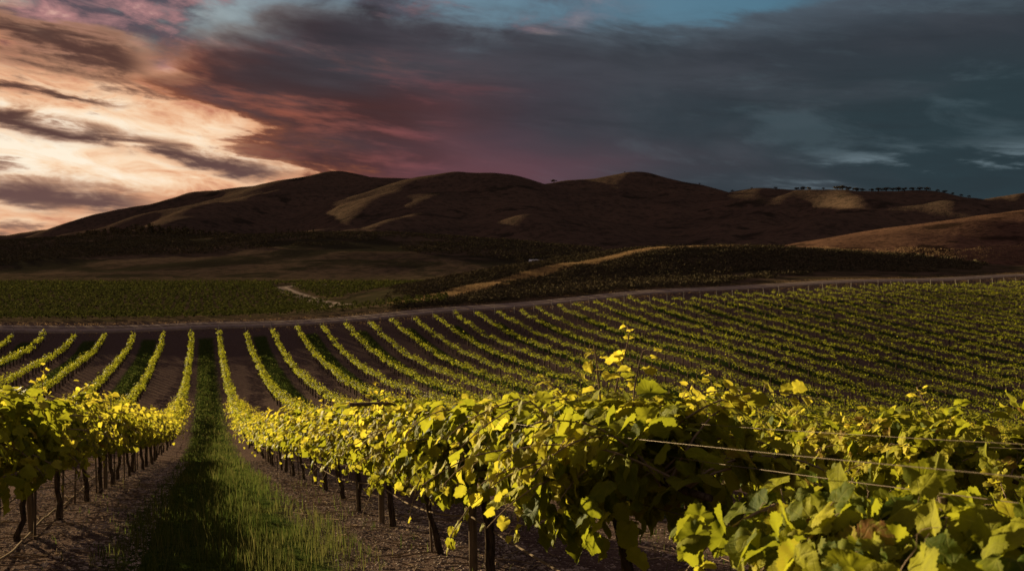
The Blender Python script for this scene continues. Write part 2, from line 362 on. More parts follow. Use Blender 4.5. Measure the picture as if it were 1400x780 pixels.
def m_leaf(t):
    A = E(t, t.node('ShaderNodeAttribute', attribute_name='lc').outputs['Vector']); r, yg, br = t.sep(A)
    L = E(t, t.node('ShaderNodeAttribute', attribute_name='lp').outputs['Vector']); lx, ly, lz = t.sep(L)
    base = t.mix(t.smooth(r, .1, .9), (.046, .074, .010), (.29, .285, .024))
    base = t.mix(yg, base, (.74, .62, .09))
    blot = t.noise(coord(t), 55, 3, .6)
    base = t.mix(t.smooth(blot, .45, .75) * .4, base, (.16, .155, .02))
    base = t.mix(t.smooth(br, .93, .99) * t.smooth(blot, .3, .55), base, (.17, .075, .025))
    ang = t.m('ABSOLUTE', t.m('ARCTAN2', lx, ly + .02)); rad = t.m('SQRT', lx * lx + ly * ly)
    dv = t.m('MINIMUM', t.m('ABSOLUTE', ang), t.m('MINIMUM', t.m('ABSOLUTE', ang - .70), t.m('ABSOLUTE', ang - 1.45))) * rad
    side = t.m('ABSOLUTE', t.m('FRACT', rad * 7.0 + ang * 1.2) - .5) * .25
    vein = t.smooth(dv, .030, .008); v2 = t.smooth(side, .03, .01) * .3
    vv = t.m('MAXIMUM', vein * .75, v2)
    colr = t.mix(vv * .6, base, t.mix(.5, base, (.30, .27, .07)))
    bump = t.node('ShaderNodeBump', {'Height': vv * -1.0 + t.noise(coord(t), 90, 2, .5) * .5, 'Strength': .35, 'Distance': .004})
    d = t.node('ShaderNodeBsdfPrincipled', {'Base Color': colr, 'Roughness': .6, 'Specular IOR Level': .03})
    t.l.new(bump.outputs[0], d.inputs['Normal'])
    tc = t.mix(.6, colr, t.mix(yg, (.40, .40, .020), (.86, .70, .05)))
    tr = t.node('ShaderNodeBsdfTranslucent', {'Color': tc})
    mx = t.node('ShaderNodeMixShader', {0: .46}); t.l.new(d.outputs[0], mx.inputs[1]); t.l.new(tr.outputs[0], mx.inputs[2])
    return mx.outputs[0]
def m_field(t):
    A = E(t, t.node('ShaderNodeAttribute', attribute_name='lc').outputs['Vector']); r, yg, br = t.sep(A)
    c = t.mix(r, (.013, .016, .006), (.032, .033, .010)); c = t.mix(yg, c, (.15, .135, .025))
    d = t.node('ShaderNodeBsdfDiffuse', {'Color': c}); tr = t.node('ShaderNodeBsdfTranslucent', {'Color': c})
    mx = t.node('ShaderNodeMixShader', {0: .35}); t.l.new(d.outputs[0], mx.inputs[1]); t.l.new(tr.outputs[0], mx.inputs[2])
    return mx.outputs[0]
def m_grass(t):
    A = E(t, t.node('ShaderNodeAttribute', attribute_name='lc').outputs['Vector']); r, yg, br = t.sep(A)
    c = t.mix(r, (.038, .062, .012), (.085, .105, .022)); c = t.mix(yg, c, (.20, .16, .06))
    d = t.node('ShaderNodeBsdfDiffuse', {'Color': c}); tr = t.node('ShaderNodeBsdfTranslucent', {'Color': c})
    mx = t.node('ShaderNodeMixShader', {0: .35}); t.l.new(d.outputs[0], mx.inputs[1]); t.l.new(tr.outputs[0], mx.inputs[2])
    return mx.outputs[0]
def m_scrub(t):
    A = E(t, t.node('ShaderNodeAttribute', attribute_name='lc').outputs['Vector']); r, yg, br = t.sep(A)
    c = t.mix(r, (.050, .042, .025), (.120, .094, .052)); c = t.mix(yg, c, (.12, .085, .045))
    return principled(t, c, 1.0)
def m_drygrass(t):
    A = E(t, t.node('ShaderNodeAttribute', attribute_name='lc').outputs['Vector']); r, yg, br = t.sep(A)
    c = t.mix(r, (.16, .098, .052), (.32, .205, .11))
    d = t.node('ShaderNodeBsdfDiffuse', {'Color': c}); tr = t.node('ShaderNodeBsdfTranslucent', {'Color': c})
    mx = t.node('ShaderNodeMixShader', {0: .4}); t.l.new(d.outputs[0], mx.inputs[1]); t.l.new(tr.outputs[0], mx.inputs[2])
    return mx.outputs[0]
def m_bark(t):
    P = coord(t); x, y, z = t.sep(P)
    n = t.noise(t.xyz(x * 5, y * 5, z), 9, 6, .7, .5)
    return principled(t, t.mix(t.smooth(n, .35, .65), (.028, .020, .015), (.095, .068, .050)), .95, n, 1.0, .02)
def m_wood(t):
    P = coord(t); x, y, z = t.sep(P)
    n = t.noise(t.xyz(x * 8, y * 8, z * .6), 6, 5, .65)
    return principled(t, t.mix(t.smooth(n, .3, .7), (.07, .05, .038), (.16, .12, .09)), .9, n, .6, .01)
def m_pale(t):
    n = t.noise(coord(t), 14, 4, .6); return principled(t, t.mix(n, (.20, .17, .135), (.36, .32, .27)), .8)
def m_wire(t):
    return principled(t, (.13, .10, .075), .5, Metallic=.5)
def m_hose(t):
    n = t.noise(coord(t), 20, 3, .6); return principled(t, t.mix(n, (.15, .11, .08), (.30, .23, .17)), .6)
def m_stone(t):
    n = t.noise(coord(t), 5, 4, .7); return principled(t, t.mix(t.smooth(n, .35, .65), (.11, .080, .068), (.40, .32, .28)), .95)
def m_twig(t):
    n = t.noise(coord(t), 6, 3, .6); return principled(t, t.mix(n, (.10, .07, .05), (.30, .22, .15)), .9)
def m_white(t):
    n = t.noise(coord(t), .6, 4, .6); return principled(t, t.mix(n, (.62, .62, .60), (.82, .82, .80)), .45)
def m_wall(t): return principled(t, t.mix(t.noise(coord(t), 2, 3, .6), (.22, .20, .17), (.32, .29, .25)), .9)
def m_glass(t): return principled(t, (.03, .035, .04), .15)
M = {k: material(k, f) for k, f in dict(ground=m_ground, road=m_road, leaf=m_leaf, field=m_field, grass=m_grass, scrub=m_scrub, dry_grass=m_drygrass, bark=m_bark,
     wood=m_wood, pale_wood=m_pale, wire=m_wire, hose=m_hose, stone=m_stone, twig=m_twig, white=m_white, wall=m_wall, glass=m_glass,
     hill_brush=hill_mat((.066, .046, .029), (.046, .034, .022), (.034, .029, .016), 1.0, .10, .12),
     hill_right=hill_mat((.145, .078, .050), (.075, .041, .028), (.038, .023, .016), .35, .03, .05),
     hill_middle=hill_mat((.095, .064, .043), (.060, .042, .029), (.032, .027, .017), .75, .016, .012),
     hill_range=hill_mat((.096, .062, .043), (.062, .043, .032), (.034, .026, .019), .22, .0055, .010)).items()}

# ------------------------------------------------------------------ land: one polar sheet, cut into ground and hills
def build_land():
    azf = np.linspace(R(-46), R(46), 860); azc = np.linspace(R(46), R(314), 90)[1:-1]
    az = np.concatenate([azf, azc]) + R(YAW)
    rr = np.concatenate([[0.05], np.geomspace(.6, 7000, 470)])
    A, Rr = np.meshgrid(az, rr); X = (Rr * np.sin(A)).ravel(); Y = (Rr * np.cos(A)).ravel()
    Z = np.empty_like(X); lab = np.empty(X.shape, int)
    for i in range(0, len(X), 40000): Z[i:i+40000], lab[i:i+40000] = terrain(X[i:i+40000], Y[i:i+40000])
    nr, na = len(rr), len(az)
    i, j = np.meshgrid(np.arange(nr - 1), np.arange(na), indexing='ij'); k = (j + 1) % na
    F = np.stack([i * na + j, i * na + k, (i + 1) * na + k, (i + 1) * na + j], -1).reshape(-1, 4)
    fl = lab[F[:, 0]]; V = np.stack([X, Y, Z], -1)
    names = [('ground', 'ground', 'brown vineyard soil sloping down into the valley'), ('hill', 'hill_brush', 'low scrub covered hill with a golden grass crest beyond the road'),
             ('hill', 'hill_right', 'sunlit reddish grass hill at the right behind the scrub'), ('hill', 'hill_middle', 'low dark brown hill beyond the valley vineyard'),
             ('hills', 'hill_range', 'long range of bare rounded brown hills under the sky')]
    for q, (nm, mt, lb) in enumerate(names):
        Fq = F[fl == q]; u, inv = np.unique(Fq, return_inverse=True)
        mb = MB(); mb.add(V[u], inv.reshape(-1, 4)[:, ::-1])
        tag(mb.obj(nm, M[mt]), lb, nm, kind='structure')
build_land()

# ------------------------------------------------------------------ roads
def ribbon(name, pts, width, mat, label, lift=.06):
    pts = np.array(pts, float); t = np.linspace(0, 1, 260)
    s = np.concatenate([[0], np.cumsum(np.hypot(*np.diff(pts, axis=0).T))]); s /= s[-1]
    x, y = np.interp(t, s, pts[:, 0]), np.interp(t, s, pts[:, 1])
    for _ in range(12): x[1:-1] = (x[:-2] + x[1:-1] * 2 + x[2:]) / 4; y[1:-1] = (y[:-2] + y[1:-1] * 2 + y[2:]) / 4
    d = norm(np.stack([np.gradient(x), np.gradient(y)], -1)); nx, ny = -d[:, 1], d[:, 0]
    rows = []; qa = []
    for q in np.linspace(-.5, .5, 21):
        qa.append(np.stack([np.full(len(x), q), x * 0, x * 0], -1)); wv = width * (1 + .12 * _vn(t * 40, t * 0 + q * 3, 11))
        px, py = x + nx * q * wv, y + ny * q * wv
        rows.append(np.stack([px, py, terrain(px, py)[0] + lift * (1 - (2 * q) ** 4 * 1.3)], -1))
    V = np.stack(rows, 1); m, n = V.shape[:2]
    i, j = np.meshgrid(np.arange(m - 1), np.arange(n - 1), indexing='ij'); a = i * n + j
    mb = MB(); mb.add(V.reshape(-1, 3), np.stack([a, a + n, a + n + 1, a + 1], -1).reshape(-1, 4)[:, ::-1], lc=np.stack(qa, 1).reshape(-1, 3))
    return tag(mb.obj(name, mat), label, 'road', kind='structure')
ROAD = [(-160, 118), (-60, 110), (-22, 106.5), (0, 106.2), (31, 110), (67, 112), (110, 113), (148, 113), (220, 118), (320, 130)]
def road_y(x): return np.interp(x, [p[0] for p in ROAD], [p[1] for p in ROAD])
ribbon('road', ROAD, 5.2, M['road'], 'pale dirt road running along the far ends of the vine rows', .12)
ribbon('path', [hit(470, 418)[0][:2], hit(428, 410)[0][:2], hit(398, 400)[0][:2], hit(384, 393)[0][:2], hit(420, 389.5)[0][:2], hit(520, 389)[0][:2]], 5.0, M['road'],
       'dirt track bending through the valley vineyard', .15)

# ------------------------------------------------------------------ grape leaves
_half = [(0, 0), (.09, -.11), (.25, -.15), (.40, -.07), (.50, .07), (.565, .21), (.56, .34), (.49, .43), (.465, .48), (.50, .59), (.47, .70), (.38, .78), (.28, .81), (.20, .87), (.10, .98), (0, 1.06)]
def _teeth(h):
    out = [h[0]]
    for a, b in zip(h[:-1], h[1:]):
        mx, my = (a[0] + b[0]) / 2, (a[1] + b[1]) / 2; nx, ny = b[1] - a[1], -(b[0] - a[0]); out += [(mx - nx * .26, my - ny * .26), b]
    return out
_half = _half[:2] + _teeth(_half[1:])[1:]
def leaf_template(detail):
    hp = _half if detail == 2 else [(0, .02), (.28, -.15), (.53, .10), (.55, .32), (.48, .62), (.22, .84), (0, 1.05)] if detail == 1 else None
    if detail == 0:
        v = [(0, 0, 0), (.42, .3, 0), (0, 1.0, 0), (-.42, .3, 0)]; return np.array(v), np.array([[0, 1, 2], [0, 2, 3]])
    out = [(x, y) for x, y in hp] + [(-x, y) for x, y in hp[-2:0:-1]]
    out = np.array(out); n = len(out); c = np.array([0, .34])
    i = np.arange(n); j = (i + 1) % n
    if detail == 1:
        v = np.vstack([out, c]); return np.c_[v, np.zeros(n + 1)], np.stack([i, j, np.full(n, n)], -1)
    mid = c + (out - c) * .55
    v = np.vstack([out, mid, c])
    f = np.vstack([np.stack([i, j, n + j], -1), np.stack([i, n + j, n + i], -1), np.stack([n + i, n + j, np.full(n, 2 * n)], -1)])
    return np.c_[v, np.zeros(len(v))], f
TEMPL = {d: leaf_template(d) for d in (0, 1, 2)}
def add_leaves(mb, rg, P, N, T, size, lc, detail):
    tv, tf = TEMPL[detail]; n = len(P); m = len(tv)
    N = norm(N); T = norm(T - (T * N).sum(-1, keepdims=True) * N); S = np.cross(T, N)
    x = np.broadcast_to(tv[:, 0], (n, m)); y = np.broadcast_to(tv[:, 1], (n, m))
    a = rg.normal(.10, .22, (n, 1)); b = rg.normal(.22, .20, (n, 1)); fold = rg.normal(-.16, .14, (n, 1)); ph = rg.uniform(0, 6.3, (n, 1))
    sx = rg.uniform(.88, 1.15, (n, 1))
    z = -a * x * x - b * (y - .2) ** 2 + fold * np.abs(x) * -1 + .05 * np.sin(9 * np.abs(x) + 7 * y + ph) * (detail > 0) + .07 * np.sin(5 * x + ph)
    V = P[:, None] + size[:, None, None] * ((x * sx)[..., None] * S[:, None] + y[..., None] * T[:, None] + z[..., None] * N[:, None])
    F = tf[None] + np.arange(n)[:, None, None] * m
    mb.add(V.reshape(-1, 3), F.reshape(-1, 3), lc=np.repeat(lc, m, 0), lp=np.tile(tv, (n, 1)))

def gen_vine(seed, lod, top=1.22, full=1.0, shoots_up=2, spread=.40, reach=1.0, leaf=1.0, hang=None):
    """foliage, canes, cordon and trunk of one trellised vine; the row runs along Y, base at the origin"""
    rg = np.random.default_rng(seed)
    fol, cane, cord, trunk = MB(), MB(), MB(), MB()
    # trunk and cordon
    bx, by = rg.normal(0, .05), rg.normal(0, .10)
    q = np.linspace(0, 1, 8)
    pts = np.stack([bx * (1 - q) ** 1.5 + rg.normal(0, .009, 8), by * (1 - q) + rg.normal(0, .012, 8), -.06 + .80 * q], -1)
    rad = .022 * (1 + .55 * (1 - q) ** 4 + .35 * q ** 6) * rg.uniform(.85, 1.2) * (1 + rg.normal(0, .08, 8))
    tube(trunk, pts, rad, 9 if lod == 0 else 6)
    for sgn in (-1, 1):
        qq = np.linspace(0, 1, 7)
        cp = np.stack([rg.normal(0, .012, 7), sgn * (.02 + qq * .74), .72 + .07 * np.sin(qq * 2.6) + rg.normal(0, .008, 7)], -1)
        tube(cord, cp, np.linspace(.024, .013, 7), 7 if lod == 0 else 5)
    # shoots with leaves
    Ls = []
    ns = int({0: 34, 1: 27, 2: 12}[lod] * full)
    for s in range(ns):
        y0 = rg.uniform(-.78, .78) if lod else np.clip(rg.normal(0, spread), -2 * spread, 2 * spread); side = rg.choice([-1, 1])
        up = s < shoots_up
        d = np.array([side * rg.uniform(.15, 1.15), rg.normal(0, .35 if spread > .35 else .16), rg.uniform(.45, 1.0)])
        if up: y0 = rg.normal(0, .13) if lod == 0 else y0; d = np.array([rg.normal(0, .22), rg.normal(0, .22), 1.1])
        d /= np.linalg.norm(d); p = np.array([rg.normal(0, .03), y0, .78]); L = reach * rg.uniform(.5, .95) if not up else rg.uniform(.5, .72)
        k = 13; pts = [p.copy()]
        droop = rg.uniform(.07, .19) if not up else .012
        for _ in range(k):
            d = d + np.array([rg.normal(0, .06), rg.normal(0, .07), -droop]); d /= np.linalg.norm(d)
            if not up and p[2] > top - .06 and d[2] > 0: d[2] *= -.3
            p = p + d * L / k; pts.append(p.copy())
        pts = np.array(pts)
        if lod < 2: tube(cane, pts, np.linspace(.0055, .0034 if up else .0022, k + 1), 5 if lod == 0 else 3, cap=False)
        for i in range(1, k + 1):
            for rep in range(2 if rg.uniform() < (.55 if lod < 2 else .2) else 1):
                lat = np.array([rg.normal(0, 1), rg.normal(0, 1), rg.normal(.2, .6)]); lat /= np.linalg.norm(lat)
                age = i / k
                pet = rg.uniform(.03, .085) * (1.1 - .5 * age)
                Ls.append((pts[i] + lat * pet, lat, ((.102 if lod == 0 else .112) - .064 * max(0, age - .35) / .65) * rg.uniform(.7, 1.15), age, up))
                if lod == 0: tube(cane, [pts[i], pts[i] + lat * pet * .6 + np.array([0, 0, .012]), pts[i] + lat * pet], .0016, 3, cap=False)
    P = np.array([a[0] for a in Ls]); lat = np.array([a[1] for a in Ls]); size = np.array([a[2] for a in Ls]); age = np.array([a[3] for a in Ls])
    upm = np.array([a[4] for a in Ls])
    nc = int({0: 430, 1: 230, 2: 60}[lod] * full)            # older leaves filling the body of the canopy
    an = rg.uniform(-.35 * np.pi, 1.35 * np.pi, nc); rr = np.sqrt(rg.uniform(.15, 1, nc))
    body = np.stack([np.cos(an) * rr * (.42 if lod < 2 else .34), np.clip(rg.normal(0, spread, nc), -2 * spread, 2 * spread) if lod == 0 else rg.uniform(-.8, .8, nc), (.82 if lod < 2 else .92) + np.sin(an) * rr * (top - (.86 if lod < 2 else .92)) * (1 if lod < 2 else .75)], -1)
    P = np.vstack([P, body]); lat = np.vstack([lat, norm(np.stack([np.cos(an), rg.normal(0, .5, nc), np.sin(an)], -1))])
    size = np.concatenate([size, rg.uniform(.070, .115, nc)]); age = np.concatenate([age, rg.uniform(.0, .5, nc)]); upm = np.concatenate([upm, np.zeros(nc, bool)])
    keep = (P[:, 2] > (hang or (.52 if lod == 0 else .60 if lod == 1 else .60)) + rg.uniform(-.1, .12, len(P))) & ((P[:, 2] < top + .02 + rg.uniform(0, .1, len(P))) | upm)
    P, lat, size, age = P[keep], lat[keep], size[keep], age[keep]
    n = len(P)
    outw = norm(np.stack([P[:, 0] * 1.6, np.zeros(n), (P[:, 2] - .8) * 1.2], -1))
    N = outw * .8 + np.array([0, 0, .34]) + rg.normal(0, .42, (n, 3))
    T = outw * .5 + lat * .5 + np.array([0, 0, -.75]) + rg.normal(0, .45, (n, 3))
    size = size * (1.35 if lod == 2 else leaf)
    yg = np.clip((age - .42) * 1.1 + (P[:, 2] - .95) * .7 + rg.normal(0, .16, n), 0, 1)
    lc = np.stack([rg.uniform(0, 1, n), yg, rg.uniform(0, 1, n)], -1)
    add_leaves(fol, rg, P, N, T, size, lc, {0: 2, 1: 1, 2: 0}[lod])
    if lod == 0:                                             # curling tendrils
        for _ in range(6):
            p = P[rg.integers(0, n)].copy(); d = norm(rg.normal(0, 1, 3) + np.array([0, 0, .9])); pts = [p.copy()]
            for i in range(12): d = norm(d + rg.normal(0, .28, 3)); p = p + d * .016; pts.append(p.copy())
            tube(cane, pts, np.linspace(.0016, .0007, 13), 3, cap=False)
    return fol, cane, cord, trunk

ROWS_R = [1.6 + 3.0 * k for k in range(0, 62)]
ROWS_L = [-1.4 - 3.0 * k for k in range(0, 22)]
ORD = ['first', 'second', 'third', 'fourth', 'fifth', 'sixth', 'seventh', 'eighth', 'ninth', 'tenth', 'eleventh', 'twelfth', 'thirteenth', 'fourteenth', 'fifteenth', 'sixteenth',
       'seventeenth', 'eighteenth', 'nineteenth', 'twentieth']
TENS = {2: 'twenty', 3: 'thirty', 4: 'forty', 5: 'fifty', 6: 'sixty', 7: 'seventy'}
def ordinal(n):
    if n <= 20: return ORD[n - 1]
    t, u = divmod(n, 10)
    return TENS[t] + '-' + ORD[u - 1] if u else TENS[t][:-1] + 'ieth'
def rowname(side, k):
    s = 'right' if side > 0 else 'left'
    return 'row bordering the grass strip on the %s' % s if k == 0 else '%s row %s of the grass strip' % (ordinal(k + 1), s)
def slope_y(x, y): return (tz(x, y + .75) - tz(x, y - .75)) / 1.5

# every vine position of the vineyard
spots = []
rgp = np.random.default_rng(5)
for side, rows in ((1, ROWS_R), (-1, ROWS_L)):
    for k, X in enumerate(rows):
        yend = road_y(X) - 6.5 - rgp.uniform(0, .8) - (2.5 if X > 60 else 0)
        for j in range(-6, 120):
            Y = 2.92 + 1.5 * j + (0 if k == 0 and side > 0 else ((k * 37) % 10) * .15)
            if Y > yend: break
            x = X + rgp.normal(0, .03); y = Y + rgp.normal(0, .05)
            if side > 0 and k == 0 and j == -1: y -= .2
            dep = x * SN + y * CS; lat = x * CS - y * SN
            if dep < .2 and abs(X) > 15: continue
            px = 700 + FPX * lat / dep if dep > .5 else 1e6
            inview = dep > 1.3 and -90 / max(1, dep / 6) - 10 < px < 1410 + 200 / max(1, dep / 3)
            if lat < -.72 * dep - 28 or lat > .75 * dep + 12: continue
            spots.append((dep, side, k, x, y, px, inview))
spots.sort()
# which vines can be seen over the rows in front of them
def open_view(s):
    x, y = s[3], s[4]; top = tz(x, y) + 1.12; rows = ROWS_R if x > 0 else ROWS_L
    if s[2] == 0: return True
    t = np.array([X / x for X in rows if abs(X) < abs(x) - .5]); qx, qy = x * t, y * t
    t2 = np.linspace(.03, .97, 40); m = qy > 1.0
    a = np.concatenate([(terrain(qx[m], qy[m])[0] + .98) / t[m] if m.any() else np.zeros(0), terrain(x * t2, y * t2)[0] / t2])
    return top > a.max()
seen = []
for s in spots:
    if s[6] and len(seen) < 420 and open_view(s): seen.append(s)
near = set(s[:5] for s in seen[:300])
# ordinals are counted along each row from the near end, among the vines in view
byrow = {}
for s in seen[:300]: byrow.setdefault((s[1], s[2]), []).append(s)
order = {}
for kk, lst in byrow.items():
    for i, s in enumerate(sorted(lst, key=lambda q: q[4])): order[s[:5]] = i + 1

PARTS = (('foliage', 'leaf'), ('cane', 'bark'), ('cordon', 'bark'), ('trunk', 'bark'))
def mesh_set(seed, lod, **kw):
    mats = dict(foliage='leaf', cane='twig', cordon='bark', trunk='bark')
    return {nm: b.mesh(nm, M[mats[nm]]) for (nm, _), b in zip(PARTS, gen_vine(seed, lod, **kw)) if b.v}
LIB1 = [mesh_set(100 + i, 1) for i in range(7)]; LIB2 = [mesh_set(200 + i, 2) for i in range(6)]
stake_me = []
for i in range(3):
    b = MB(); rgs = np.random.default_rng(i); tube(b, [(.05, .06, -.1), (.05 + rgs.normal(0, .015), .06, .5), (.05, .06 + rgs.normal(0, .02), .90)], .011, 5); stake_me.append(b.mesh('training_stake', M['wood']))
VT = {(1, 0, 1): .90, (1, 0, 2): 1.17, (1, 0, 3): 1.14, (1, 0, 4): 1.18, (1, 1, 1): 1.3, (1, 1, 2): 1.3, (1, 1, 3): 1.3, (1, 1, 4): 1.3}
def place_vine(i, s):
    dep, side, k, x, y, px, _ = s
    n = order[s[:5]]
    lod = 0 if dep < 7.5 else 1 if dep < 24 else 2
    rs = random.Random(i * 7 + 1)
    if lod == 0: ms = mesh_set(300 + i, 0, top=VT.get((side, k, n), 1.18 + rs.uniform(-.03, .06)), shoots_up=0 if side > 0 and k == 0 and n == 1 else 4 if side > 0 and k == 0 and n == 2 else rs.choice([0, 1, 2]), **({(1, 0, 1): dict(spread=.27, reach=.62, full=.85, leaf=.85, hang=.4), (1, 0, 2): dict(spread=.30, full=1.05, hang=.40)}.get((side, k, n), {})))
    else: ms = (LIB1 if lod == 1 else LIB2)[rs.randrange(7 if lod == 1 else 6)]
    rn = rowname(side, k)
    if k == 0:
        lb = '%s grape vine from the camera in the %s' % (ordinal(n), rn)
    else:
        lb = '%s vine from the camera end of the %s' % (ordinal(n), rn)
    if side > 0 and k == 0 and n == 1: lb = 'nearest grape vine, large blurred leaves filling the bottom right corner'
    if side > 0 and k == 0 and n == 2: lb = 'tall grape vine of big lit leaves and an upright shoot, second nearest on the right'
    t = thing('grape_vine', lb, 'grape vine', (x, y, tz(x, y)), 'grape vines in the trellised rows')
    sl = slope_y(x, y)
    t.rotation_euler = (math.atan(sl), rs.gauss(0, .02), math.pi * rs.randrange(2) + rs.gauss(0, .04)) if lod else (math.atan(sl), 0, 0)
    if lod and abs(t.rotation_euler[2]) > 1.5: t.rotation_euler[0] *= -1
    sc_ = rs.uniform(.92, 1.08) * (1.1 if side > 0 and k == 1 and dep < 24 else 1); t.scale = (sc_ * rs.uniform(.9, 1.12), 1, sc_) if lod else (1, 1, 1)
    for nm in ('trunk', 'cordon', 'cane', 'foliage'):
        if nm in ms and not (lod == 2 and nm in ('cane', 'cordon')): link(nm, ms[nm], t)
    if dep < 26: link('training_stake', stake_me[i % 3], t)
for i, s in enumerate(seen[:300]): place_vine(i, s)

# the remaining vines of the vineyard, thousands of them, as one mass
def far_vines():
    fol, tr = MB(), MB(); rg = np.random.default_rng(77)
    rest = np.array([(s[3], s[4], s[0]) for s in spots if s[:5] not in near])
    z = np.concatenate([terrain(rest[i:i+2000, 0], rest[i:i+2000, 1])[0] for i in range(0, len(rest), 2000)])
    for lo, hi, cnt, sz in ((-99, 14, 260, .125), (14, 45, 120, .13), (45, 75, 105, .12), (75, 110, 80, .135), (110, 400, 58, .15)):
        m = (rest[:, 2] >= lo) & (rest[:, 2] < hi); r = rest[m]; zz = z[m]
        if not len(r): continue
        n = len(r) * cnt; own = np.repeat(np.arange(len(r)), cnt)
        an = rg.uniform(-.4 * np.pi, 1.4 * np.pi, n); rr = np.sqrt(rg.uniform(.1, 1, n))
        hv = rg.normal(1, .10, len(r))[own]; wv = rg.normal(1, .14, len(r))[own]
        yy = rg.uniform(-.78, .78, n); lump = 1 + .20 * np.sin(yy * 6 + rg.uniform(0, 6, len(r))[own])
        spr = np.where(rg.uniform(0, 1, n) < .14, rg.uniform(.05, .32, n), 0)
        loc = np.stack([np.cos(an) * rr * .27 * wv * lump, yy, (.84 + np.sin(an) * rr * (.19 if lo < 75 else .155) * lump) * hv + spr], -1)
        P = np.stack([r[own, 0], r[own, 1], zz[own]], -1) + loc
        outw = norm(np.stack([loc[:, 0] * 1.6, np.zeros(n), (loc[:, 2] - .8) * 1.2], -1))
        N = outw * .8 + np.array([0, 0, .5]) + rg.normal(0, .5, (n, 3)); T = outw * .4 + np.array([0, 0, -.5]) + rg.normal(0, .6, (n, 3))
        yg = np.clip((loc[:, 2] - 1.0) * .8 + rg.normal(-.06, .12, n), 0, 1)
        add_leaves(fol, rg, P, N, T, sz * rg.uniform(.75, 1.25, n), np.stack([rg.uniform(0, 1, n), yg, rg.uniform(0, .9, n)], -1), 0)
        w_ = .045
        q = np.array([[-w_, -w_, -.1], [w_, -w_, -.1], [w_, w_, -.1], [-w_, w_, -.1], [-w_, -w_, .75], [w_, -w_, .75], [w_, w_, .75], [-w_, w_, .75]])
        V = np.stack([r[:, 0], r[:, 1], zz], -1)[:, None] + q[None]
        f = np.array([[0, 1, 5, 4], [1, 2, 6, 5], [2, 3, 7, 6], [3, 0, 4, 7]])
        tr.add(V.reshape(-1, 3), (f[None] + np.arange(len(r))[:, None, None] * 8).reshape(-1, 4))
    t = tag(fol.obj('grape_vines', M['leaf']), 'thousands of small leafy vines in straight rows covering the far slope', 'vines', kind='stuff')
    tr.obj('trunks', M['bark'], t)
far_vines()

# ------------------------------------------------------------------ trellises: posts, cross arms and wires, one trellis per row
def trellis(side, k, X, full):
    rg = random.Random(900 + k * 2 + (side > 0)); rn = rowname(side, k)
    yend = road_y(X) - 5.7 - (2.5 if X > 60 else 0)
    t = thing('trellis', 'wooden posts and wires carrying the %s' % rn if full else 'pale wooden end post of the %s' % rn, 'trellis', (X, yend, tz(X, yend)), 'trellises of the vine rows')
    ox, oy, oz = t.location
    if full:
        ys = [Y for Y in np.arange(2.6 if side > 0 and k == 0 else 2.62 - 1.3 * k, 62, 5.15) if X * SN + Y * CS > .9][:14]
        if side > 0 and k == 0: ys = [4.85] + ys[1:]            # the first post of this row is a plain stake without an arm
        tops = []
        for n, Y in enumerate(ys):
            z = tz(X, Y); lx, ly = rg.gauss(0, .03), rg.gauss(0, .05); b = MB()
            r = .028
            tube(b, [(X - ox, Y - oy, z - oz - .3), (X - ox + lx * .5, Y - oy + ly * .5, z - oz + .6), (X - ox + lx, Y - oy + ly, z - oz + 1.04 + (.19 if side > 0 and k == 0 and n == 1 else 0))], [r * 1.05, r, r * .95], 8)
            p = b.obj('post', M['wood'], t)
            bare = side > 0 and k == 0 and n == 0; up = .21 if side > 0 and k == 0 and n == 1 else 0
            b = MB(); a = rg.gauss(0, .06); box(b, (X - ox + lx, Y - oy + ly - .045, z - oz + .99 + up), (.60 if up else .40, .03, .035), [[math.cos(a), 0, math.sin(a)], [0, 1, 0], [-math.sin(a), 0, math.cos(a)]])
            if not bare: b.obj('cross_arm', M['wood'], p)
            tops.append((X - ox + lx, Y - oy + ly, z - oz))
        y0 = max(-3.0, ys[0] - 5.15)
        tops = [(X - ox, y0 - oy, tz(X, y0) - oz)] + tops
        for dx, dz, rad in ((-.23, 1.10, .0009), (.23, 1.10, .0009), (0, .80, .0018), (.02, 1.0, .0012), (0, .40, .0065)):
            pts = []
            for a, b_ in zip(tops[:-1], tops[1:]):
                for q in np.linspace(0, 1, 9)[:-1]:
                    pts.append((a[0] + (b_[0] - a[0]) * q + dx, a[1] + (b_[1] - a[1]) * q, a[2] + (b_[2] - a[2]) * q + dz - .06 * 4 * q * (1 - q) * (1.5 if rad > .005 else .6)))
            b = MB(); tube(b, pts, rad, 5); b.obj('drip_line' if rad > .005 else 'wire', M['hose' if rad > .005 else 'wire'], t)
    z = tz(X, yend); b = MB(); r = rg.uniform(.035, .05); h = rg.uniform(1.1, 1.35); ln = rg.gauss(0, .06)
    tube(b, [(0, 0, -.3), (ln * .5, .04, h * .5), (ln, rg.uniform(0, .25), h)], [r, r, r * .9], 7); b.obj('end_post', M['pale_wood'], t)
for side, rows, nfull in ((1, ROWS_R, 5), (-1, ROWS_L, 2)):
    for k, X in enumerate(rows):
        dep = X * SN + 104 * CS; px = 700 + FPX * (X * CS - 104 * SN) / dep
        if -30 < px < 1420: trellis(side, k, X, k < nfull)

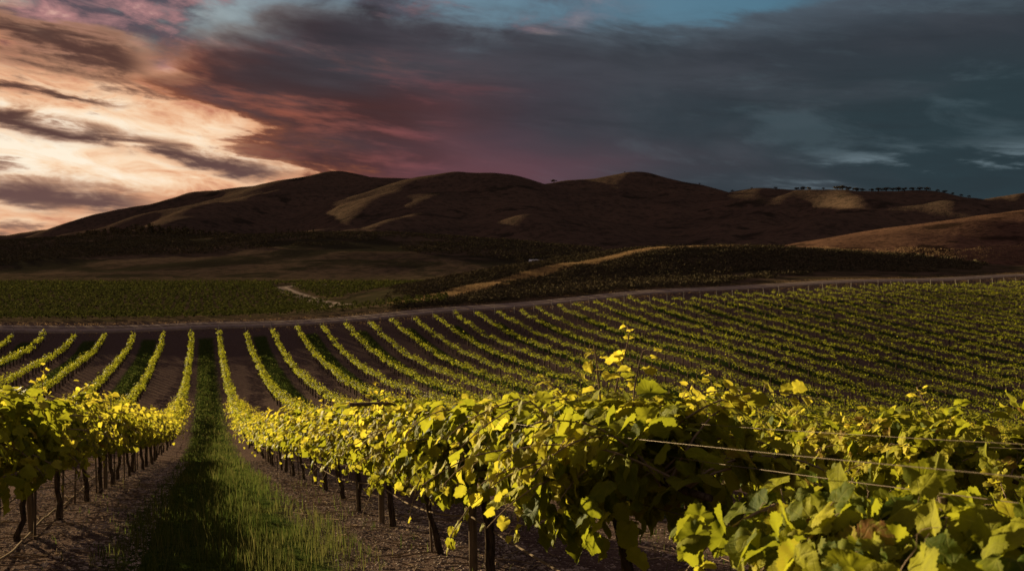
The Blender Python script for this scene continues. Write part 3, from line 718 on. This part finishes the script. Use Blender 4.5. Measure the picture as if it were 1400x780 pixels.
# the loose irrigation hose at the foot of the left row
hp = [hit(-40, 800, 3, 60)[0], hit(0, 771, 3, 60)[0], hit(30, 742, 3, 60)[0], hit(75, 698, 3, 60)[0], hit(112, 668, 3, 60)[0], hit(145, 645, 3, 60)[0], hit(180, 622, 3, 60)[0], hit(212, 603, 3, 60)[0], hit(236, 583, 3, 60)[0], hit(250, 566, 3, 60)[0]]
hp = np.array(hp); qs = np.linspace(0, 1, 90); hx = np.interp(qs * (len(hp) - 1), np.arange(len(hp)), hp[:, 0]); hy = np.interp(qs * (len(hp) - 1), np.arange(len(hp)), hp[:, 1])
for _ in range(20): hx[1:-1] = (hx[:-2] + hx[2:]) / 2; hy[1:-1] = (hy[:-2] + hy[2:]) / 2
b = MB(); tube(b, np.stack([hx + np.sin(qs * 23) * .012, hy, terrain(hx, hy)[0] + .035 + .02 * np.sin(qs * 31)], -1), .0095, 7)
tag(b.obj('irrigation_hose', M['hose']), 'thin tan irrigation hose lying along the foot of the left vine row', 'hose')

# ------------------------------------------------------------------ grass in the alley
def grass():
    mb = MB(); rg = np.random.default_rng(11)
    def blades(x, y, h, wd, yg):
        n = len(x); z = terrain(x, y)[0]; P = np.stack([x, y, z - .01], -1)
        ang = rg.uniform(0, 6.28, n); dirv = np.stack([np.cos(ang), np.sin(ang), np.zeros(n)], -1); sidev = np.stack([-np.sin(ang), np.cos(ang), np.zeros(n)], -1)
        lean = np.abs(rg.normal(.18, .22, n))[:, None]; h = h[:, None]; wd = wd[:, None]
        up = np.array([0, 0, 1.0])
        m1 = P + up * h * .55 + dirv * lean * h * .35; tp = P + up * h * (1 - lean * .3) + dirv * lean * h * 1.1
        V = np.stack([P - sidev * wd, P + sidev * wd, m1 + sidev * wd * .75, m1 - sidev * wd * .75, tp], 1)
        b0 = np.arange(n)[:, None] * 5
        lc = np.repeat(np.stack([rg.uniform(0, 1, n), yg, rg.uniform(0, 1, n)], -1), 5, 0)
        off = mb.n
        mb.add(V.reshape(-1, 3), b0 + np.array([[0, 1, 2, 3]]), lc=lc); mb.f.append(b0 + np.array([[3, 2, 4]]) + off)
    def patch(x0, x1, y0, y1, dens, hm, wd, tall=.1):
        n = int((x1 - x0) * (y1 - y0) * dens); x = rg.uniform(x0, x1, n); y = rg.uniform(y0, y1, n)
        c = (x0 + x1) / 2; e = np.abs(x - c) / ((x1 - x0) / 2)
        cl = _vn(x * 3, y * 3, 21) + _vn(x * 9, y * 9, 22) * .7 + .5
        keep = (rg.uniform(0, 1, n) < np.clip((1.15 - e ** 3) * (.25 + cl), 0, 1)); x, y, cl, e = x[keep], y[keep], cl[keep], e[keep]; n = len(x)
        h = hm * rg.uniform(.35, 1.3, n) * (.35 + 1.0 * np.clip(cl, 0, 1)) * (1 - .45 * e ** 2) * (1 - .45 * np.exp(-((e - .42) / .16) ** 2))
        t = rg.uniform(0, 1, n) < tall; h = np.where(t, h * 1.7, h)
        blades(x, y, h, np.where(t, wd * .6, wd) * rg.uniform(.6, 1.3, n), np.clip(rg.normal(.06, .12, n) + t * .35 + np.where(_vn(x * 2.2, y * 1.1, 27) > .25, .2, 0), 0, 1))
    patch(-.78, 1.18, 3.2, 9, 950, .18, .0030); patch(-.7, 1.05, 9, 18, 520, .165, .005); patch(-.75, 1.1, 18, 36, 240, .15, .009); patch(-.75, 1.1, 36, 100, 110, .17, .022)
    for k in (-2, -1, 1, 2, 3, 4): patch(.1 + 6 * k - .7, .1 + 6 * k + .75, 24, 100, 55, .15, .025, .03)
    patch(-1.3, -.6, 4, 14, 26, .12, .005); patch(1.0, 1.7, 3, 14, 26, .12, .005); patch(1.7, 4.5, 2, 9, 30, .13, .005)
    tag(mb.obj('grass', M['grass']), 'tall wild green grass growing down the middle of the alley', 'grass', kind='stuff')
grass()
# clods, chips and twigs on the bare soil under the vines
def litter():
    rg = np.random.default_rng(31); mb = MB()
    ico = np.array([(0, 0, 1), (.9, 0, .1), (.2, .85, .05), (-.8, .5, 0), (-.7, -.6, .1), (.3, -.9, 0), (0, 0, -.7)]); fi = np.array([[0, 1, 2], [0, 2, 3], [0, 3, 4], [0, 4, 5], [0, 5, 1], [6, 2, 1], [6, 3, 2], [6, 4, 3], [6, 5, 4], [6, 1, 5]])
    def scat(x0, x1, y0, y1, n, s0, s1):
        x = rg.uniform(x0, x1, n); y = rg.uniform(y0, y1, n); z = terrain(x, y)[0]; s = s0 + (s1 - s0) * rg.uniform(0, 1, n) ** 3
        V = ico[None] * rg.uniform(.5, 1.4, (n, 7, 1)); a = rg.uniform(0, 6.28, n); c, sn = np.cos(a)[:, None], np.sin(a)[:, None]
        V = np.stack([V[..., 0] * c - V[..., 1] * sn, (V[..., 0] * sn + V[..., 1] * c) * .75, V[..., 2] * .55], -1) * s[:, None, None] + np.stack([x, y, z], -1)[:, None]
        mb.add(V.reshape(-1, 3), (fi[None] + np.arange(n)[:, None, None] * 7).reshape(-1, 3))
    scat(.85, 2.4, 2.5, 10, 15000, .005, .024); scat(-2.6, -.45, 4, 11, 14000, .005, .024); scat(.9, 2.4, 10, 24, 7000, .010, .035); scat(-2.4, -.5, 11, 24, 7000, .010, .035); scat(2.4, 6, 1.5, 10, 7000, .007, .025)
    tag(mb.obj('gravel', M['stone'], smooth=False), 'pale clods and gravel strewn over the bare soil under the vines', 'gravel', kind='stuff')
    tw = MB()
    for _ in range(750):
        s = rg.choice([0, 1, 2]); x = (rg.uniform(.8, 2.5), rg.uniform(-2.4, -.7), rg.uniform(2.5, 5))[s]; y = rg.uniform(2, 14); L = rg.uniform(.08, .5); a = rg.uniform(0, 6.28)
        p = []
        for q in np.linspace(-.5, .5, 4): xx, yy = x + math.cos(a) * L * q + rg.normal(0, .012), y + math.sin(a) * L * q + rg.normal(0, .012); p.append((xx, yy))
        p = np.array(p); zz = terrain(p[:, 0], p[:, 1])[0] + .012 + rg.uniform(0, .03, 4)
        tube(tw, np.c_[p, zz], rg.uniform(.002, .0055), 4, cap=False)
    tag(tw.obj('twigs', M['twig']), 'dry pruned canes and twigs scattered below the vines', 'twigs', kind='stuff')
litter()

# ------------------------------------------------------------------ clumps of leafy faces (bushes, crowns)
def clump(mb, rg, C, rx, rz, n, sz, bright=None):
    """C (k,3) centres; n leaf faces spread through each ellipsoid"""
    k = len(C); own = np.repeat(np.arange(k), n); m = k * n
    d = norm(rg.normal(0, 1, (m, 3))); d[:, 2] = np.where(d[:, 2] < -.3, -d[:, 2], d[:, 2]); rr = rg.uniform(.25, 1, m)[:, None] ** .5
    rxo = np.broadcast_to(rx, (k,))[own]; rzo = np.broadcast_to(rz, (k,))[own]
    P = C[own] + d * rr * np.stack([rxo, rxo, rzo], -1)
    N = d + rg.normal(0, .5, (m, 3)); T = rg.normal(0, 1, (m, 3)); s = np.broadcast_to(sz, (k,))[own] * rg.uniform(.6, 1.4, m)
    yb = np.zeros(m) if bright is None else np.clip(np.broadcast_to(bright, (k,))[own] + rg.normal(0, .1, m), 0, 1)
    add_leaves(mb, rg, P, N, T, s, np.stack([rg.uniform(0, 1, m), yb, rg.uniform(0, .9, m)], -1), 0)
def zt(x, y): return np.concatenate([terrain(x[i:i+20000], y[i:i+20000])[0] for i in range(0, len(x), 20000)])

# valley vineyard beyond the road
def valley_vineyard():
    rg = np.random.default_rng(41); mb = MB(); X, Y = [], []
    for i in range(90):
        yr = 6.5 + i * 2.6
        x = np.arange(-170, 75, 1.3) + rg.uniform(-.4, .4, len(np.arange(-170, 75, 1.3)))
        X.append(x); Y.append(road_y(x) + yr + .12 * (x + 20) * (i / 90))
    X = np.concatenate(X); Y = np.concatenate(Y); Z, L = terrain(X, Y)
    dep = X * SN + Y * CS; lat = X * CS - Y * SN; px = 700 + FPX * lat / dep; py = HY - FPX * Z / dep
    trk = (np.abs(px - np.interp(py, [389, 393, 400, 410, 418], [395, 384, 400, 430, 472])) < 13) & (px > 360) & (px < 480) & (py < 421) & (py > 389)
    bot = np.interp(px, [0, 380, 480, 520, 600], [445, 441, 434, 430, 414])
    keep = (L == 0) & (px > -60) & (px < 610) & ~trk & (py > 386.5) & (rg.uniform(0, 1, len(X)) < .93)
    C = np.stack([X, Y, Z + .65], -1)[keep]
    d = dep[keep]
    for lo, hi, n, s in ((0, 150, 34, .22), (150, 220, 16, .32), (220, 600, 9, .45)):
        m = (d >= lo) & (d < hi)
        if m.any(): clump(mb, rg, C[m], .46, .5, n, s, rg.uniform(0, .1, m.sum()))
    tag(mb.obj('valley_vines', M['field']), 'green vineyard blocks filling the flat valley floor beyond the road', 'vines', kind='stuff')
valley_vineyard()
def scrub():
    rg = np.random.default_rng(51); mb = MB(); dg = MB()
    d = rg.uniform(114, 250, 30000); px = rg.uniform(440, 1340, 30000); lat = (px - 700) / FPX * d
    X = lat * CS + d * SN; Y = -lat * SN + d * CS; Z, L = terrain(X, Y)
    P, st, ro = HW['brush'][0]
    ring = np.full(len(X), 1e9); front = np.zeros(len(X))
    for a, b in zip(P[:-1], P[1:]):
        ab = b[:2] - a[:2]; t = np.clip(((X - a[0]) * ab[0] + (Y - a[1]) * ab[1]) / (ab @ ab), 0, 1); qx, qy = X - a[0] - t * ab[0], Y - a[1] - t * ab[1]
        dd = np.hypot(qx, qy); m = dd < ring; ring = np.where(m, dd, ring); front = np.where(m, qx * SN + qy * CS, front)
    on = (px > 548 + 60 * _vn(X / 5, Y / 5, 69)) & ((L == 1) | (ring < np.interp(px, [600, 720], [20, 42]) + 26 * (_vn(X / 11, Y / 11, 67) + .5 * _vn(X / 4, Y / 4, 68)))) & (Y > road_y(X) + 5)
    cl = _vn(X / 9, Y / 9, 61) + .6 * _vn(X / 3.5, Y / 3.5, 62)
    m = on & ((front < -1.6 - 2.5 * _vn(X / 12, Y / 12, 63)) | (ring > 4.5)) & (ring > 1.8) & (cl > -.38); sz = rg.uniform(.3, .9, m.sum())
    clump(mb, rg, np.stack([X[m], Y[m], Z[m] + sz * .3], -1), sz * 1.15, sz * .75, 24, sz * .30, np.clip(_vn(X[m] / 6, Y[m] / 6, 64) * .5, 0, .35))
    # scrub on the low hill across the valley and on the right-hand flat
    d = rg.uniform(360, 720, 26000); px = rg.uniform(-40, 820, 26000); lat = (px - 700) / FPX * d
    X = lat * CS + d * SN; Y = -lat * SN + d * CS; Z, L = terrain(X, Y); py = HY - FPX * Z / d
    cl = _vn(X / 60, Y / 60, 65) + .5 * _vn(X / 18, Y / 18, 66)
    band = np.interp(px, [0, 120, 330, 500, 640, 760], [352, 338, 338, 338, 350, 362])
    m = (L == 3) & ~((np.abs(px - 741) < 24) & (py > 355)) & (cl + np.clip((band + 12 - py) / 14, -1, 1) * .35 > .12); sz = rg.uniform(.6, 1.6, m.sum())
    clump(mb, rg, np.stack([X[m], Y[m], Z[m] + sz * .3], -1), sz * 1.3, sz * .8, 14, sz * .40)
    d = rg.uniform(215, 330, 2600); px = rg.uniform(1080, 1420, 2600); lat = (px - 700) / FPX * d
    X = lat * CS + d * SN; Y = -lat * SN + d * CS; Z, L = terrain(X, Y); py = HY - FPX * Z / d
    m = (py > 353 + 6 * _vn(px / 30, px * 0, 3)) & (px < 1330 + 60 * _vn(X / 20, Y / 20, 4)); sz = rg.uniform(.5, 1.3, m.sum())
    clump(mb, rg, np.stack([X[m], Y[m], Z[m] + sz * .3], -1), sz * 1.2, sz * .8, 12, sz * .5)
    tag(mb.obj('scrub', M['scrub']), 'dark low bushes covering the near faces of the small hills', 'scrub', kind='stuff')
    # golden grass along the crest
    def tufts(X, Y, h, wd, n):
        k = len(X); own = np.repeat(np.arange(k), n); m_ = k * n
        x = X[own] + rg.normal(0, .8, m_); y = Y[own] + rg.normal(0, .8, m_); z = zt(x, y); a = rg.uniform(0, 6.28, m_); hh = h * rg.uniform(.5, 1.4, m_)
        P0 = np.stack([x, y, z - .05], -1); sd_ = np.stack([np.cos(a), np.sin(a), np.zeros(m_)], -1) * wd; tp = P0 + np.stack([rg.normal(0, .2, m_), rg.normal(0, .2, m_), hh], -1)
        dg.add(np.stack([P0 - sd_, P0 + sd_, tp], 1).reshape(-1, 3), np.arange(m_ * 3).reshape(-1, 3), lc=np.repeat(np.stack([rg.uniform(0, 1, m_), a * 0, a * 0], -1), 3, 0))
    gx, gy = [], []
    for a, b in zip(P[:-1], P[1:]):
        L_ = np.hypot(*(b - a)[:2]); n = int(L_ * 40); t = rg.uniform(0, 1, n); o = rg.uniform(-2.5, 3, n)
        ab = norm((b - a)[:2]); q = a[:2] + t[:, None] * (b - a)[:2] + np.stack([-ab[1], ab[0]], -1) * o[:, None]
        gx.append(q[:, 0]); gy.append(q[:, 1])
    gx = np.concatenate(gx); gy = np.concatenate(gy); keep = (gy > road_y(gx) + 4) & (_vn(gx / 8, gy / 8, 71) > -.3)
    tufts(gx[keep], gy[keep], .30, .035, 14)
    n = 2600; d = rg.uniform(255, 330, n); px = rg.uniform(1100, 1420, n); lat = (px - 700) / FPX * d
    X = lat * CS + d * SN; Y = -lat * SN + d * CS; Z, L = terrain(X, Y); py = HY - FPX * Z / d
    m = (L == 2) & (py > 338 + 6 * _vn(px / 40, px * 0, 9)) & (py < 358); tufts(X[m], Y[m], .40, .07, 8)
    # verges of the dirt road
    x = rg.uniform(-60, 190, 2600); y = road_y(x) + np.where(rg.uniform(0, 1, 2600) < .5, -1, 1) * rg.uniform(2.5, 4.2, 2600); tufts(x, y, .2, .03, 6)
    tag(dg.obj('dry_grass', M['dry_grass']), 'golden dry grass along the hill crest and road verges', 'dry grass', kind='stuff')
scrub()

# ------------------------------------------------------------------ far trees
def tree_meshes(seed, kind):
    rg = np.random.default_rng(seed); cr, tr = MB(), MB()
    if kind == 'oak':
        tube(tr, [(0, 0, -.6), (.1, 0, .6), (.3, .1, 2.0)], [.45, .34, .22], 7)
        for a in rg.uniform(0, 6.28, 4): tube(tr, [(.1, .03, .8), (math.cos(a) * 1.4, math.sin(a) * 1.4, 2.0), (math.cos(a) * 2.6, math.sin(a) * 2.6, 2.9)], [.22, .13, .05], 5)
        k = 16; a = rg.uniform(0, 6.28, k); r = rg.uniform(.2, 3.4, k); C = np.stack([np.cos(a) * r, np.sin(a) * r, 1.7 + rg.uniform(0, 2.4, k) - r * .25], -1)
        clump(cr, rg, C, rg.uniform(1.0, 1.9, k), rg.uniform(.8, 1.4, k), 60, .5)
    else:
        tube(tr, [(0, 0, -.6), (0, 0, 9)], [.3, .05], 6)
        k = 12; z = np.linspace(1.5, 10, k); C = np.stack([rg.normal(0, .3, k), rg.normal(0, .3, k), z], -1)
        clump(cr, rg, C, np.linspace(2.6, .6, k) * rg.uniform(.8, 1.2, k), .9, 45, .6)
    return cr.mesh('crown', M['scrub']), tr.mesh('trunk', M['bark'])
OAK = [tree_meshes(i, 'oak') for i in range(4)]; FIR = [tree_meshes(10 + i, 'fir') for i in range(3)]
def tree(name, lib, p, s, label, group, sx=1.0, rz=0):
    t = thing(name, label, 'tree', p, group); t.scale = (s * sx, s * sx, s * (1.35 if group and 'oaks' in group else 1)); t.rotation_euler[2] = rz
    link('crown', lib[0], t); link('trunk', lib[1], t)
rt = random.Random(4)
RT = [(955, .5), (1000, .55), (1026, .4), (1059, .6), (1087, .8), (1096, 1.0), (1104, .8), (1124, .6), (1142, 1.0), (1150, 1.2), (1158, .95), (1169, 1.1), (1176, .8), (1189, .7), (1199, .95), (1209, 1.05), (1218, .8), (1226, 1.0), (1234, .8), (1245, .85), (1255, .9), (1264, .95), (1279, .6), (1289, .7), (1300, .6), (1311, .55), (1322, .5)]
for i, (px, s) in enumerate(RT):
    p, d = ridge(px, 1200, 2300)
    p[2] -= s * 1.2; tree('oak_tree', OAK[i % 4], p, s * 1.3, '%s dark tree from the left along the right-hand ridgeline' % ordinal(i + 1), 'dark oaks along the right ridge', rt.uniform(1.2, 1.7), rt.uniform(0, 6))
p, d = ridge(757, 1500, 2400); tree('oak_tree', OAK[1], p, 1.7, 'lone round tree in the saddle between the two middle summits', None, 1.3, 1)
p, d = ridge(853, 1900, 2400); tree('bush', OAK[2], p, .55, 'tiny bush on the top of the central right summit', None, 1.2, 2)
p, d = hit(860, 248, 300); 
for i, px in enumerate([378, 386, 395, 401, 408, 414, 421, 429]):
    p, d = hit(px, 320.5, 300); tree('conifer_tree', FIR[i % 3], p, .55 * rt.uniform(.7, 1.2) * d / 900, '%s small dark tree from the left in the line above the valley' % ordinal(i + 1), 'small trees in a line above the valley', 1.1, i)
def forest():
    rg = np.random.default_rng(91); mb = MB(); C = []
    for i in range(620):
        px = rg.uniform(105, 345); d = rg.uniform(640, 900); P = pxd(px, HY, d); z, L = terrain([P[0]], [P[1]])
        top = np.interp(px, [105, 150, 200, 240, 290, 345], [318, 309, 304.5, 307, 314, 320])
        h = min(11, (HY - top) / FPX * d - z[0]) * rg.uniform(.7, 1.0)
        if h > 1.2: C.append((P[0], P[1], z[0], h))
    C = np.array(C)
    for f, wv in ((.25, .30), (.55, .26), (.8, .15)): clump(mb, rg, np.stack([C[:, 0], C[:, 1], C[:, 2] + C[:, 3] * f], -1), C[:, 3] * wv, C[:, 3] * .22, 14, C[:, 3] * .16)
    tag(mb.obj('woodland', M['scrub']), 'dark far-off wood at the foot of the hills on the left', 'wood', kind='stuff')
forest()

# ------------------------------------------------------------------ the shed in the valley
def shed():
    p, d = hit(741, 362.5, 250, 900)
    t = thing('shed', 'long low shed with a pale roof in the valley behind the scrub hill', 'shed', p)
    t.rotation_euler[2] = -R(YAW) + R(-8)
    k = d / FPX; L, Wd, H = 33 * k, 9 * k, 4.5 * k
    b = MB(); box(b, (0, 0, H * .35), (L, Wd, H * 1.1)); b.obj('wall', M['wall'], t, smooth=False)
    b = MB(); z0 = H * .92; z1 = H * 1.75; e = .4
    V = [(-L/2-e, -Wd/2-e, z0), (L/2+e, -Wd/2-e, z0), (L/2+e, 0, z1), (-L/2-e, 0, z1), (-L/2-e, Wd/2+e, z0), (L/2+e, Wd/2+e, z0)]
    V2 = [(x, y, z - .18) for x, y, z in V]
    b.add(V + V2, [[0, 1, 2, 3], [3, 2, 5, 4], [7, 6, 9, 8], [8, 9, 10, 11], [0, 6, 7, 1], [4, 5, 11, 10], [0, 3, 9, 6], [3, 4, 10, 9], [1, 7, 8, 2], [2, 8, 11, 5]])
    b.obj('roof', M['white'], t, smooth=False)
    b = MB(); box(b, (-L * .18, -Wd / 2 - .03, H * .3), (L * .08, .12, H * .8)); b.obj('door', M['glass'], t, smooth=False)
    for x in (.02, .2, .36):
        b = MB(); box(b, (L * x, -Wd / 2 - .02, H * .5), (L * .06, .1, H * .3)); b.obj('window', M['glass'], t, smooth=False)
    for i, (dx, s) in enumerate(((20, .75), (27, .6), (-20, .45))):
        q, dq = hit(741 + dx, 364, 250, 900); tree('oak_tree', OAK[i], q, s, ('bushy dark tree at the right end of the pale roofed shed', 'outermost small tree right of the pale roofed shed', 'small bush at the left end of the pale roofed shed')[i], None, 1.2, i)
shed()
